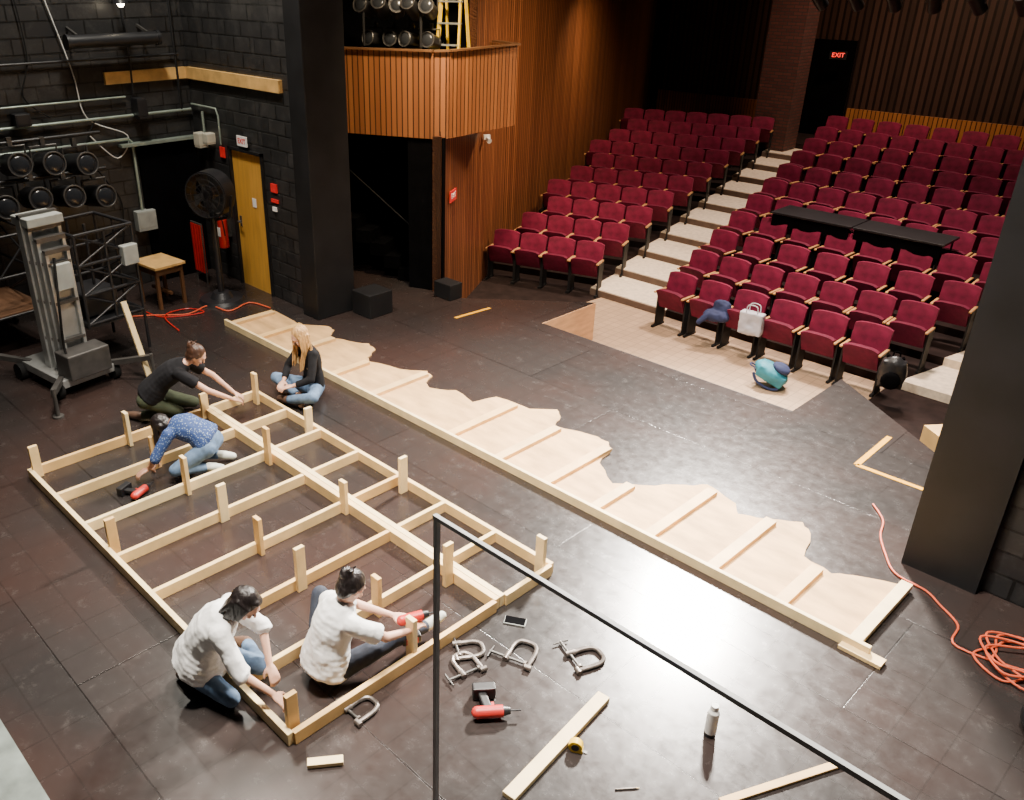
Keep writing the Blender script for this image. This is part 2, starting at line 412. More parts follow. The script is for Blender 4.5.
T=make_seat(); first=True
def put(loc,rz):
    global first
    if first: T.location=loc; T.rotation_euler=(0,0,rz); first=False; return T
    return copy_thing(T,loc,rz)
def campx(x,y):
    X=.68*x+.733*y;Y=-.733*x+.68*y
    return X/Y
for k in range(NR):
    y=11.2+PITCH*k; a=xl(y)+.38; b=xr(y)-.3
    n=int((b-a)/.53)+1; 
    for i in range(n):
        x=a+(b-a)*i/(n-1)
        if campx(x,y)>.80: continue
        s=put((x,y,zrow(k)),math.radians((x+5.2)*1.5))
for k in range(0,10):
    y=11.65+PITCH*k; P=V((xa(y),y,0))
    dd=((P-w2).dot(NW)); c=-rd.dot(NW); L=dd/c-.2
    n=int((L+.09)/.53)
    for i in range(n):
        p=P+rd*(.30+.515*i)
        put((p.x,p.y,zrow(k)),A)

for cx in(-6.0,-4.62):
    e=thing('folding_table','long black production table set up over the seat rows','table',(cx,14.42,-.249),0,group='black production tables')
    MB().box((0,0,.97),(1.36,.66,.035)).obj('table_top',mPlastic,e,bevel=.005)
    for sx in(-1,1):
        for sy in(-1,1): MB().cyl((sx*.62,sy*.26,0),(sx*.62,sy*.26,.96),.015).obj('leg',mBlack,e)
    MB().box((0,-.31,.86),(1.3,.02,.2)).obj('apron',mBlackM,e)

# ---------------------------------------------------------------- lumber platform frame
X0,X1,Y0,Y1,YM=-7.85,-3.46,2.01,4.56,3.94
pf=thing('platform_frame','pine two-by-four platform frame lying upside down on stage','wooden frame',((X0+X1)/2,(Y0+Y1)/2,0))
PO=pf.location.copy()
def beamP(p,q,name='rail',mat=None,h=.10,w=.042,zc=.05):
    p=V((p[0],p[1],zc))-PO;q=V((q[0],q[1],zc))-PO
    MB().beam(p,q,w,h).obj(name,mat or random.choice([mPine,mPine,mPine3,mPine2]),pf,bevel=.003)
for y in(Y0,Y1): beamP((X0,y),(X1,y),'long_rail')
for y in(YM-.028,YM+.028): beamP((X0,y),(X1,y),'long_rail',mPine3 if y>YM else mPine,.105,.052,.0525)
NX=7; xs=[X0+(X1-X0)*i/NX for i in range(NX+1)]
for i,x in enumerate(xs):
    beamP((x,Y0+.02),(x,YM-.054),'joist'); beamP((x,YM+.054),(x,Y1-.02),'joist')
legs=[(xs[0]+.04,2.07,.34),(xs[0]+.05,3.0,.38),(xs[1]+.04,2.99,.36),(xs[2]+.04,2.98,.40),(xs[3]+.04,3.0,.38),(xs[4]+.04,2.97,.36),(xs[5]+.04,2.95,.41),(xs[7]-.04,3.07,.38),
 (-6.12,2.07,.36),(-5.30,3.86,.34),(-5.2,4.48,.38),(-4.04,3.2,.36),(-3.93,3.84,.40),(-3.52,4.48,.37),(-3.52,2.07,.35),(-7.72,4.48,.38),(-6.7,4.48,.33),(-6.5,3.84,.41),(-7.8,3.88,.3)]
for i,(x,y,h) in enumerate(legs):
    rot=i%2==0
    MB().box((x-PO.x,y-PO.y,h/2+.002),((.038,.085,h) if rot else (.085,.038,h))).obj('leg',[mPine,mPine3,mPine2][i%3],pf,bevel=.003)

# ---------------------------------------------------------------- mountain profile flat
prof=[(-10.06,5.5),(-10.06,6.28),(-9.83,6.27),(-9.38,6.22),(-9.05,6.48),(-8.88,6.46),(-8.72,6.26),(-8.45,6.36),(-8.19,6.50),(-7.98,6.44),(-7.85,6.2),(-7.74,6.14),(-7.31,6.27),(-7.03,6.48),(-6.88,6.42),(-6.80,6.24),(-6.67,6.18),(-6.41,6.36),(-6.06,6.28),(-5.97,6.58),(-5.51,6.63),(-5.29,6.84),(-5.16,6.74),(-5.06,6.52),(-4.67,6.65),(-4.45,6.66),(-4.34,6.57),(-4.26,6.25),(-3.94,6.03),(-3.64,6.29),(-3.45,6.52),(-3.31,6.68),(-2.96,6.58),(-2.86,6.44),(-2.65,6.55),(-2.40,6.74),(-2.27,6.62),(-2.16,6.27),(-1.9,6.21),(-1.77,6.32),(-1.47,6.47),(-1.42,6.4),(-1.42,5.5)]
base=list(prof); rj=random.Random(5)
prof=base[:3]
for a,b in zip(base[2:-3],base[3:-2]):
    m=3
    for i in range(1,m+1):
        t=i/m; x=a[0]+(b[0]-a[0])*t; y=a[1]+(b[1]-a[1])*t
        if i<m: x+=rj.uniform(-.015,.015); y+=rj.uniform(-.018,.018)
        prof.append((x,y))
prof+=base[-2:]
fl=thing('scenery_flat','long plywood flat with jagged mountain profile on pine battens','scenery flat',(-5.7,5.5,0)); FO=fl.location.copy()
lp=[(x-FO.x,y-FO.y) for x,y in prof]
MB().prism(lp[::-1],.002,.016).obj('plywood_sheet',mPly,fl)
MB().beam(V((-10.08,5.49,.045))-FO,V((-1.3,5.49,.045))-FO,.038,.089).obj('bottom_rail',mPine3,fl,bevel=.003)
def depth(x):
    pr=base[1:-1]
    for i in range(len(pr)-1):
        if pr[i][0]<=x<=pr[i+1][0]:
            t=(x-pr[i][0])/(pr[i+1][0]-pr[i][0]+1e-9); return pr[i][1]+(pr[i+1][1]-pr[i][1])*t
    return 6.3
for i,x in enumerate([-9.98,-9.3,-8.6,-7.7,-6.95,-5.66,-4.98,-4.36,-3.78,-3.2,-2.59,-2.0]):
    y1=depth(x)-.07
    MB().box((x-FO.x,(5.51+y1)/2-FO.y,.036),(.10,y1-5.51,.04)).obj('batten',[mBat,mPine2][i%2],fl)
MB().box((-1.42-FO.x,5.98-FO.y,.045),(.089,.98,.05)).obj('end_batten',mPine3,fl,bevel=.003)
MB().box((-1.34-FO.x,5.46-FO.y,.02),(.3,.1,.03)).obj('end_block',mPine,fl)

def plank(p,q,w,h,label,mat=mPine3,z=None):
    p=V(p);q=V(q);c=(p+q)/2
    single(MB().beam(p,q,w,h),'lumber_plank',label,'plank',mat,(c.x,c.y,min(p.z,q.z)-h/2),bevel=.003)
plank((-2.35,3.78,.02),(-2.25,2.72,.02),.089,.038,'pine plank lying flat on the stage floor')
plank((-1.02,4.42,.012),(-1.38,3.62,.012),.05,.02,'thin pine strip marked like a ruler on stage',mPine2)
plank((-3.26,1.99,.02),(-3.13,2.17,.02),.06,.03,'short pine offcut lying beside the frame')
plank((-9.13,3.89,.02),(-9.45,3.85,.92),.07,.03,'pine board leaning against the lift')
single(MB().box((-4.8,.1,.012),(1.9,1.25,.02)),'reflection_panel','grey-green panel painted as a reflection on the floor','panel',mReflect,(-4.8,.1,0))  # thin slab added to paint a pale reflection on the stage floor

def tape(p,q):
    c=((p[0]+q[0])/2,(p[1]+q[1])/2,.001)
    single(MB().beam((p[0],p[1],.003),(q[0],q[1],.003),.055,.003),'floor_tape','strip of yellow spike tape on stage floor','tape',mYTape,c)
tape((-8.11,8.01),(-8.05,8.66)); tape((-2.52,8.94),(-2.51,8.11)); tape((-2.51,8.11),(-1.85,8.12))

# ---------------------------------------------------------------- guard rail
e=thing('guard_rail','grey square steel guard rail on an upright post','railing',(-2.03,1.92,0))
MB().box((0,0,1.25),(.020,.020,2.5)).obj('post',mRail,e); MB().box((1.9,0,2.49),(3.83,.018,.019)).obj('top_rail',mRail,e); MB().box((3.8,0,1.25),(.020,.020,2.5)).obj('post',mRail,e)
MB().box((0,0,.005),(.1,.1,.01)).obj('foot_plate',mRail,e); MB().box((3.8,0,.005),(.1,.1,.01)).obj('foot_plate',mRail,e)

# ---------------------------------------------------------------- people
def remesh(o,vox,sm=4,disp=0):
    r=o.modifiers.new('r','REMESH'); r.mode='VOXEL'; r.voxel_size=vox; r.use_smooth_shade=True
    s=o.modifiers.new('s','SMOOTH'); s.iterations=sm; s.factor=.5
    if disp:
        t=bpy.data.textures.new('folds','CLOUDS'); t.noise_scale=.09
        d=o.modifiers.new('d','DISPLACE'); d.texture=t; d.strength=disp; d.mid_level=.5; d.texture_coords='LOCAL'
def frame(f,u):
    f=V(f).normalized();u=V(u);u=(u-f*u.dot(f)).normalized();l=u.cross(f)
    return f,u,l
def hand(mb,w,d,n,thumb):
    d=V(d).normalized();n=V(n);n=(n-d*n.dot(d)).normalized();l0=d.cross(n);l=l0*thumb
    R=Matrix((d,-l0,n)).transposed()
    mb.ell(w+d*.048,(.052,.038,.017),R); mb.cap(w,w+d*.03,.022,.021)
    for i,(o,L) in enumerate([(.030,.070),(.010,.078),(-.010,.072),(-.029,.056)]):
        a=w+d*.088+l*o; b=a+(d*.85-n*.35+l*o*2).normalized()*L*.55; c=b+(d*.45-n*.9).normalized()*L*.5
        mb.cap(w+d*.05+l*o*.8,a,.011,.0105,8); mb.cap(a,b,.0105,.0095,8); mb.cap(b,c,.0095,.008,8)
    a=w+d*.028+l*.03; b=a+(l*.75+d*.6-n*.2).normalized()*.035; c=b+(d*.85+l*.25-n*.35).normalized()*.03
    mb.cap(a,b,.013,.011,8); mb.cap(b,c,.011,.009,8)
def person(label,P,shirt,pants,skin,hair,shoe,style='bun',sleeve=.55,loose=.0,flare=0):
    g={k:(V(v) if not isinstance(v[0],(tuple,list)) else [V(a) for a in v]) for k,v in P.items()}
    base=V((g['pelvis'].x,g['pelvis'].y,0)); e=thing('person',label,'person',base)
    for k,v in g.items():
        if k in('face','up','handd','handn'): continue
        g[k]=(v-base) if isinstance(v,Vector) else [a-base for a in v]
    sc_=(g['sh'][0]+g['sh'][1])/2
    g['sh']=[sc_+(a-sc_)*.9 for a in g['sh']]
    sp=(g['neck']-g['pelvis']).normalized(); shv=(g['sh'][0]-g['sh'][1]).normalized()
    lat=(shv-sp*shv.dot(sp)).normalized(); fr=lat.cross(sp)
    R=Matrix((-lat,fr,sp)).transposed()
    prof_t=[(0,.148,.110),(.2,.132,.098),(.42,.112,.085),(.62,.124,.095),(.8,.132,.095),(.92,.105,.075),(1.01,.07,.055)]
    def torso(mb,inf,t0=0,t1=1,fl=0):
        for i in range(13):
            t=t0+(t1-t0)*i/12; t_=max(0,t); w,d_=prof_t[-1][1:]
            for a,b in zip(prof_t[:-1],prof_t[1:]):
                if a[0]<=t_<=b[0]: s=(t_-a[0])/(b[0]-a[0]); w=a[1]+(b[1]-a[1])*s; d_=a[2]+(b[2]-a[2])*s
            c=g['pelvis'].lerp(g['neck'],t)-fr*.03*math.sin(math.pi*t_)
            q=inf+fl*max(0,1-t_*1.3)
            mb.ell(c,(w+q,d_+q,.07),R)
    mb=MB(); torso(mb,0)
    f,u,l=frame(P['face'],P['up']); RH=Matrix((f,l,u)).transposed(); H=g['head']
    for i in(0,1):
        mb.cap(g['neck'].lerp(g['pelvis'],.1),g['sh'][i],.048,.046)
        mb.cap(g['sh'][i],g['el'][i],.042,.034); mb.cap(g['el'][i],g['wr'][i],.035,.023)
        mb.cap(g['hip'][i],g['kn'][i],.074,.052); mb.cap(g['kn'][i],g['an'][i],.051,.034)
        mb.cap(g['an'][i],g['toe'][i],.034,.028)
        hand(mb,g['wr'][i],P['handd'][i],P.get('handn',((0,0,1),(0,0,1)))[i],1 if i==0 else -1)
    mb.cap(g['neck']-sp*.02,H-u*.05-f*.015,.046,.043)
    mb.ell(H+u*.012,(.090,.070,.096),RH,18,12); mb.ell(H+f*.028-u*.055,(.052,.046,.052),RH)
    mb.ell(H+f*.060-u*.090,(.020,.020,.018),RH)
    mb.cap(H+f*.085+u*.005,H+f*.106-u*.028,.009,.012,8); mb.ell(H+f*.086+u*.028,(.012,.042,.010),RH)
    for s in(-1,1):
        mb.ell(H+l*s*.072-u*.01-f*.008,(.018,.009,.03),RH); mb.ell(H+l*s*.036+f*.068-u*.022,(.02,.020,.018),RH)
    b=mb.obj('body',skin,e); remesh(b,.0075,3)
    for s in(-1,1): MB().ell(H+f*.086+l*s*.029-u*.002,(.006,.009,.004),RH,10,6).obj('eye',mEye,e,smooth=True)
    MB().ell(H+f*.088-u*.055,(.006,.018,.005),RH,10,6).obj('mouth',mLip,e,smooth=True)
    mb=MB(); torso(mb,.016+loose,.05 if loose<.02 else -.02,.97,flare)
    for i in(0,1):
        mb.cap(g['neck'].lerp(g['pelvis'],.12),g['sh'][i],.058,.058+loose*.4)
        if sleeve<=1: q=g['sh'][i].lerp(g['el'][i],sleeve); mb.cyl(g['sh'][i],q,.058+loose*.4,.052+loose*1.0)
        else:
            mb.cap(g['sh'][i],g['el'][i],.054+loose*.4,.046+loose*.5); q=g['el'][i].lerp(g['wr'][i],sleeve-1); mb.cyl(g['el'][i],q,.046+loose*.5,.038+loose)
    s_=mb.obj('shirt',shirt,e); remesh(s_,.011,3,.020 if loose>.02 else .012)
    mb=MB()
    mb.ell(g['pelvis'],(.160,.122,.105),R); mb.cap(g['hip'][0],g['hip'][1],.095,.095)
    for i in(0,1):
        mb.cap(g['hip'][i],g['kn'][i],.088,.063); q=g['kn'][i].lerp(g['an'][i],.93); mb.cyl(g['kn'][i],q,.061,.047)
        mb.ell(g['kn'][i],.063)
    p_=mb.obj('trousers',pants,e); remesh(p_,.012,3,.010)
    for i in(0,1):
        a,t=g['an'][i],g['toe'][i]; mb=MB().cap(a,a.lerp(t,.5),.044,.042).cap(a.lerp(t,.4),t,.044,.036).cap(a-(t-a).normalized()*.03,a,.036,.043)
        s_=mb.obj('shoe',shoe,e); remesh(s_,.01,2)
    mb=MB(); mb.ell(H+u*.032-f*.024,(.100,.084,.094),RH,18,12); mb.ell(H-f*.050-u*.020,(.060,.076,.080),RH)
    for s in(-1,1): mb.cap(H+l*s*.060+f*.010+u*.05,H+l*s*.070-f*.030-u*.01,.024,.022,8)
    rr_=random.Random(3)
    if style=='bun':
        mb.ell(H-f*.095+u*.065,(.050,.052,.050),RH)
        for j in range(14): a=H-f*.10+u*.07+V((rr_.uniform(-.03,.03),rr_.uniform(-.03,.03),rr_.uniform(-.02,.03))); mb.cap(a,a+V((rr_.uniform(-.04,.04),rr_.uniform(-.04,.04),rr_.uniform(-.03,.04))),.013,.006,6)
    elif style=='pony':
        for s in(-1,1):
            for j in range(4): a=H+l*s*.074+f*(.022-.025*j)+u*.04; mb.cap(a,a-u*(.11+.02*j)+l*s*.006+f*.01,.021,.012,8)
        for j in range(-3,4): a=H-f*.07+l*j*.02; mb.cap(a,a-u*.13-f*.015,.026,.012,8)
        mb.ell(H+f*.035+u*.085,(.04,.055,.025),RH)
    elif style=='long':
        for s in range(-6,7):
            wv=.012*math.sin(s*2.1)
            a=H+l*s*.013-f*.06; bq=H+l*(s*.020+wv)-f*.078-V((0,0,.15)); cq=H+l*(s*.026-wv)-f*.06-V((0,0,.27)); dq=H+l*(s*.028+wv)-f*.045-V((0,0,.38+.02*(s%3)))
            mb.cap(a,bq,.024,.015,8); mb.cap(bq,cq,.015,.012,8); mb.cap(cq,dq,.012,.006,8)
        for s in(-1,1):
            for j in range(4):
                wv=.012*math.sin(j*2.3+s)
                a=H+l*s*.072+f*(.035-.022*j)+u*.03; bq=H+l*s*(.098+wv)+f*(.04-.025*j)-V((0,0,.12)); cq=H+l*s*(.085-wv)+f*(.06-.02*j)-V((0,0,.25)); dq=cq+f*.015-V((0,0,.10))
                mb.cap(a,bq,.018,.014,8); mb.cap(bq,cq,.014,.011,8); mb.cap(cq,dq,.011,.005,8)
    elif style=='bob':
        for s in range(-5,6):
            a=H+l*s*.014-f*.045; mb.cap(a,a+f*.02-u*.04-V((0,0,.12)),.028,.010,8)
        for s in(-1,1):
            for j in range(3): a=H+l*s*.070+f*(.03-.03*j)+u*.03; mb.cap(a,a-V((0,0,.15))+f*.02,.022,.009,8)
    h_=mb.obj('hair',hair,e); remesh(h_,.0065,2,.003)
    return e

person('person in loose white blouse and jeans kneeling, reaching for corner post',dict(
 pelvis=(-4.30,1.88,.24),neck=(-4.12,2.0,.65),head=(-4.02,2.10,.74),face=(.72,.50,-.80),up=(.45,.4,.8),
 sh=((-4.25,2.11,.61),(-4.02,1.89,.60)),el=((-4.12,2.26,.40),(-3.86,1.93,.36)),wr=((-3.97,2.20,.20),(-3.72,2.06,.21)),handd=((.6,-.1,-.5),(.7,.35,-.45)),
 hip=((-4.36,1.97,.20),(-4.28,1.80,.20)),kn=((-4.02,2.16,.17),(-3.97,1.89,.10)),an=((-4.34,2.24,.12),(-4.34,1.80,.07)),toe=((-4.46,2.22,.06),(-4.46,1.78,.04))),
 mWhiteC,mJean,mSkin,mHair,mShoe,'pony',1.1,.030,.045)
person('person in white T-shirt sitting inside frame using a drill',dict(
 pelvis=(-3.78,2.53,.14),neck=(-3.74,2.66,.59),head=(-3.71,2.73,.72),face=(.15,.8,-.7),up=(0,.5,.8),
 sh=((-3.90,2.66,.54),(-3.57,2.62,.53)),el=((-3.90,2.90,.36),(-3.50,2.84,.35)),wr=((-3.70,3.06,.29),(-3.50,3.05,.28)),handd=((.7,.5,0),(.0,1,.1)),
 hip=((-3.88,2.54,.13),(-3.67,2.55,.13)),kn=((-4.08,2.72,.44),(-3.58,2.95,.20)),an=((-4.16,2.98,.09),(-3.60,3.32,.11)),toe=((-4.18,3.1,.04),(-3.58,3.44,.14))),
 mWhiteC,mJeanD,mSkin,mHair,mShoeL,'bun',.75,.022,.03)
person('person with long blonde hair sitting cross-legged in black top',dict(
 pelvis=(-7.46,5.09,.13),neck=(-7.44,5.02,.62),head=(-7.46,4.95,.77),face=(-.1,-.85,-.5),up=(0,-.5,.8),
 sh=((-7.29,5.01,.58),(-7.60,5.02,.58)),el=((-7.22,4.90,.34),(-7.70,4.92,.34)),wr=((-7.38,4.76,.25),(-7.56,4.76,.25)),handd=((-.4,-.6,-.1),(.4,-.6,-.1)),
 hip=((-7.36,5.04,.12),(-7.56,5.04,.12)),kn=((-7.08,4.81,.19),(-7.82,4.82,.19)),an=((-7.44,4.70,.08),(-7.40,4.84,.09)),toe=((-7.58,4.70,.05),(-7.24,4.76,.06))),
 mBlackC,mJean,mSkin,mBlond,mShoe,'long',1.8)
person('person in black T-shirt with tied hair kneeling over the frame end',dict(
 pelvis=(-8.12,3.42,.32),neck=(-7.84,3.72,.68),head=(-7.75,3.84,.78),face=(.55,.6,-.6),up=(.4,.4,.7),
 sh=((-7.97,3.83,.64),(-7.73,3.60,.64)),el=((-7.88,4.06,.44),(-7.60,3.84,.42)),wr=((-7.74,4.22,.22),(-7.58,4.10,.24)),handd=((.4,.5,-.4),(.2,.7,-.3)),
 hip=((-8.18,3.49,.30),(-8.06,3.34,.30)),kn=((-8.08,3.90,.09),(-7.98,3.66,.09)),an=((-8.35,3.59,.06),(-8.25,3.32,.06)),toe=((-8.48,3.54,.04),(-8.38,3.26,.04))),
 mBlackC,mOlive,mSkin,mHairB,mShoe,'bun',.6,.015,.02)
person('person in blue dotted shirt and jeans crouching with head bowed',dict(
 pelvis=(-6.80,3.38,.32),neck=(-7.03,3.17,.49),head=(-7.14,3.08,.45),face=(-.45,-.40,-.95),up=(-.7,-.5,.4),
 sh=((-6.93,3.03,.45),(-7.12,3.28,.46)),el=((-6.94,2.88,.25),(-7.27,3.18,.26)),wr=((-7.03,2.84,.12),(-7.15,3.00,.13)),handd=((-.1,-.7,-.2),(.1,-.6,-.5)),
 hip=((-6.72,3.30,.29),(-6.84,3.46,.29)),kn=((-6.80,3.00,.14),(-7.04,3.34,.09)),an=((-6.70,3.30,.10),(-6.86,3.52,.08)),toe=((-6.68,3.42,.05),(-6.80,3.62,.05))),
 mBlueP,mJean,mSkin2,mHair,mShoeL,'bob',1.1,.015,.02)

# ---------------------------------------------------------------- tools
def cclamp(x,y,rz,size=.2,grp='steel C-clamps on the floor'):
    e=thing('c_clamp','worn steel C-clamp lying on the stage floor','clamp',(x,y,.02),rz,group=grp)
    s=size
    MB().tube([(0,0,0),(s*.35,-.004,0),(s*.72,0,0),(s*.95,s*.12,0),(s*1.0,s*.35,0),(s*.95,s*.58,0),(s*.72,s*.7,0),(s*.3,s*.7,0)],.016,8).obj('clamp_frame',mClampS,e,smooth=True)
    MB().cyl((0,-.03,0),(0,.02,0),.02).obj('anvil_pad',mClampS,e,smooth=True)
    MB().cyl((s*.12,s*.08,0),(s*.12,s*1.25,0),.010).obj('screw',mSteel,e,smooth=True)
    MB().cyl((s*.12,s*.06,0),(s*.12,s*.14,0),.022).obj('swivel_pad',mClampS,e,smooth=True)
    MB().cyl((s*.30,s*.7,0),(s*.0,s*.7,0),.022).obj('screw_boss',mClampS,e,smooth=True)
    MB().cyl((s*.12-.06,s*1.22,0),(s*.12+.06,s*1.22,0),.006).obj('tommy_bar',mSteel,e)
cclamp(-3.28,3.30,1.0,.21);cclamp(-3.08,3.36,2.9,.21);cclamp(-2.88,3.60,1.9,.24);cclamp(-2.62,3.84,1.2,.24);cclamp(-3.30,2.42,1.6,.2)
def drill(x,y,z,rz,flat=True,hold=False,sc=1.0):
    e=thing('cordless_drill','red and black cordless drill'+(' held in the hand' if hold else ' lying on the floor'),'power drill',(x,y,z),rz,group='red cordless drills')
    e.rotation_euler=(math.pi/2 if flat else 0,0,rz); e.scale=(sc,sc,sc)
    MB().cyl((-.09,0,.17),(.05,0,.17),.034).ell((-.09,0,.17),.034).obj('motor_housing',mTool,e,smooth=True)
    MB().cyl((.05,0,.17),(.09,0,.17),.028,.020).cyl((.09,0,.17),(.15,0,.17),.005).obj('chuck',mPlastic,e,smooth=True)
    MB().beam((-.03,0,.15),(-.05,0,.03),.036,.046,(1,0,0)).obj('grip',mPlastic,e,bevel=.008)
    MB().box((-.035,0,.015),(.13,.08,.06)).obj('battery',mPlastic,e,bevel=.008)
    MB().box((-.035,-.042,.015),(.08,.006,.04)).obj('battery_badge',mRed,e)
    MB().box((.0,0,.12),(.015,.012,.03)).obj('trigger',mRed,e)
drill(-2.90,3.24,.055,.9,sc=1.2);drill(-7.0,2.58,.045,2.0,sc=1.1);drill(-3.54,3.14,.14,1.2,False,True,1.1)
e=thing('tape_measure','yellow and black tape measure on the floor','tape measure',(-2.21,3.30,0),.5)
MB().cyl((0,-.024,.042),(0,.024,.042),.045,n=20).box((.018,0,.014),(.06,.046,.028)).obj('case',mYellow,e,smooth=True,bevel=.003)
MB().cyl((0,-.026,.042),(0,.026,.042),.025).obj('grip_ring',mPlastic,e,smooth=True)
MB().box((.06,0,.004),(.03,.02,.003)).obj('blade_hook',mSteel,e)
e=thing('smartphone','dark smartphone lying on the floor by the frame','phone',(-3.27,3.91,0),.55)
MB().box((0,0,.006),(.165,.088,.012)).obj('phone_body',mGreyBox,e,bevel=.004); MB().box((0,0,.0135),(.155,.078,.002)).obj('screen',mBlackM,e)
e=thing('glue_bottle','white squeeze bottle with dark base standing on stage','bottle',(-1.70,4.03,0))
MB().cyl((0,0,0),(0,0,.03),.037).obj('base_band',mPlastic,e,smooth=True); MB().cyl((0,0,.03),(0,0,.20),.038,.037).cyl((0,0,.20),(0,0,.22),.037,.026).obj('bottle_body',mPaper,e,smooth=True); MB().cyl((0,0,.22),(0,0,.255),.026,.024).obj('cap',mPaper,e,smooth=True)
e=thing('pencil','pencil lying on the stage floor','pencil',(-1.86,3.24,0),.9)
MB().cyl((0,0,.006),(.13,0,.006),.005,n=6).obj('barrel',mClampS,e); MB().cyl((.13,0,.006),(.15,0,.006),.005,.001,n=6).obj('tip',mPine,e)

def cable(pts,r,label,mat,name='extension_cable'):
    p=pts[0]; single(MB().tube(pts,r,8),name,label,'cable',mat,(p[0],p[1],0),smooth=True)
cz=.012
loops=[]
for i in range(34):
    t=i*.95; r=.17+.07*math.sin(i*1.7); loops.append((-.60+r*math.cos(t)*1.3+.004*i,6.20+r*math.sin(t)*1.3,cz+.0015*i))
cable([(-2.1,7.5,cz),(-1.93,7.3,cz),(-1.85,7.05,cz),(-1.72,6.82,cz),(-1.55,6.6,cz),(-1.3,6.55,cz),(-1.16,6.45,cz),(-.98,6.3,cz),(-.9,6.05,cz)]+loops,.0085,'orange extension cable trailing to a tangled coil',mOrange)
cable([(-11.9,4.3,cz),(-11.4,4.5,cz),(-11.1,4.9,cz),(-10.8,5.3,cz),(-10.9,5.7,cz),(-10.5,5.8,cz),(-10.6,6.2,cz),(-10.2,6.3,cz)],.011,'orange cable snaking along the black wall',mOrange)
cable([(-11.3,4.9,cz),(-10.9,5.0,cz),(-10.7,5.5,cz),(-11.0,5.4,cz),(-10.9,5.0,cz+.02),(-10.3,4.9,cz)],.009,'red cable looped on floor by the table',mRed)

# ---------------------------------------------------------------- left wall equipment
def pipe(pts,r,label,mat=mPipe,name='conduit_pipe',sm=False):
    single(MB().tube(pts,r,10,smooth=sm),name,label,'pipe',mat,pts[0],smooth=True)
pipe([(WX+.06,2.5,2.52),(WX+.06,6.6,2.52)],.022,'grey conduit running along black wall')
pipe([(WX+.06,2.8,2.2),(WX+.06,5.55,2.2),(WX+.06,5.6,2.15),(WX+.06,5.6,1.1)],.022,'grey conduit bending down the black wall')
pipe([(WX+.05,5.0,2.3),(WX+.05,5.35,1.95),(WX+.05,5.55,2.25),(WX+.05,5.0,2.55),(WX+.05,4.9,3.2),(WX+.05,4.6,4.5)],.009,'thin white cable looping down the black wall',mWhite,'wall_cable',True)
pipe([(WX+.05,4.3,4.4),(WX+.05,4.35,3.4),(WX+.05,4.2,2.9),(WX+.05,4.5,2.6)],.009,'thin black cable hanging down the block wall',mRub,'wall_cable',True)
pipe([(WX+.05,5.1,2.5),(WX+.06,4.9,2.1),(WX+.06,5.1,1.7),(WX+.06,5.3,1.3),(WX+.06,5.2,.6)],.012,'black cable drooping down the block wall',mRub,'wall_cable',True)
pipe([(WX+.05,5.7,4.6),(WX+.06,5.75,3.4),(WX+.07,5.72,2.8)],.014,'vertical black conduit above the wall speaker',mPlastic)
pipe([(WX+.06,3.0,3.3),(WX+.06,6.5,3.3)],.018,'black horizontal conduit high on the wall',mPlastic)
pipe([(WX+.06,3.0,2.78),(WX+.06,5.6,2.78)],.014,'thin grey conduit above the main conduit',mPipe)
pipe([(-12.1,6.6,2.52),(-12.1,6.6,2.1)],.02,'short grey conduit on the door wall')
pipe([(-12.4,6.6,2.6),(-11.7,6.6,2.6),(-11.65,6.6,2.5),(-11.65,6.6,2.1)],.014,'thin grey conduit over the door wall')
pipe([(WX+.06,6.45,2.5),(WX+.06,6.45,5.5)],.018,'thin vertical conduit in the wall corner',mBlack)
e=thing('ventilation_duct','black cylindrical duct hung from wall bracket','duct',(WX+.3,5.45,3.55))
MB().cyl((0,-.62,0),(0,.62,0),.085,n=18).obj('duct_body',mPlastic,e,smooth=True)
for s in(-1,1): MB().cyl((0,s*.62,0),(0,s*.66,0),.1,n=18).obj('end_cap',mPlastic,e,smooth=True); MB().beam((0,s*.5,.08),(-.3,s*.5,.16),.03,.03).obj('bracket',mSteel,e)
e=thing('work_light','small glowing work lamp clamped above the wall','lamp',(WX+.35,5.6,4.0))
MB().cyl((0,0,0),(0,0,.12),.1,.05).obj('lamp_shade',mPlastic,e,smooth=True); MB().ell((0,0,0),.05).obj('bulb',mBulb,e,smooth=True); MB().cyl((0,0,.12),(-.35,0,.2),.01).obj('arm',mSteel,e)
def wallbox(x,y,z,s,label,mat,name='junction_box'):
    e=thing(name,label,'electrical box',(x,y,z)); MB().box((0,0,0),s).obj('enclosure',mat,e,bevel=.006); MB().box((.0,0,s[2]*.05),(s[0]*1.06,s[1]*.84 if s[0]<s[1] else s[1]*1.06,s[2]*.8)).obj('cover',mat,e,bevel=.004)
wallbox(WX+.1,4.1,2.62,(.16,.2,.16),'black junction box on the conduit',mPlastic)
wallbox(WX+.15,5.75,2.62,(.2,.14,.28),'black wall speaker below the beam',mPlastic,'wall_speaker')
wallbox(-12.2,6.58,2.1,(.16,.14,.22),'cream electrical box on black wall',mCream)
wallbox(-11.95,6.58,2.15,(.14,.14,.16),'cream electrical switch box on black wall',mCream)
wallbox(WX+.08,5.62,1.0,(.14,.3,.3),'grey electrical box at end of conduit',mGreyBox)
def sign(x,y,z,w,h,mat,label,txt=None,tm=None,ts=.05,rz=0,name='wall_sign'):
    e=thing(name,label,'sign',(x,y,z),rz); MB().box((0,0,0),(w,.015,h)).obj('sign_plate',mat,e)
    if txt: text(txt,'lettering',tm,(0,-.01,0),(math.pi/2,0,0),ts,e)
    return e
sign(-11.68,6.63,1.98,.13,.15,mSignR,'small red wall notice beside the door')
sign(-11.05,6.60,2.22,.26,.14,mPaper,'white EXIT sign with red letters above the door','EXIT',mSignR,.1)
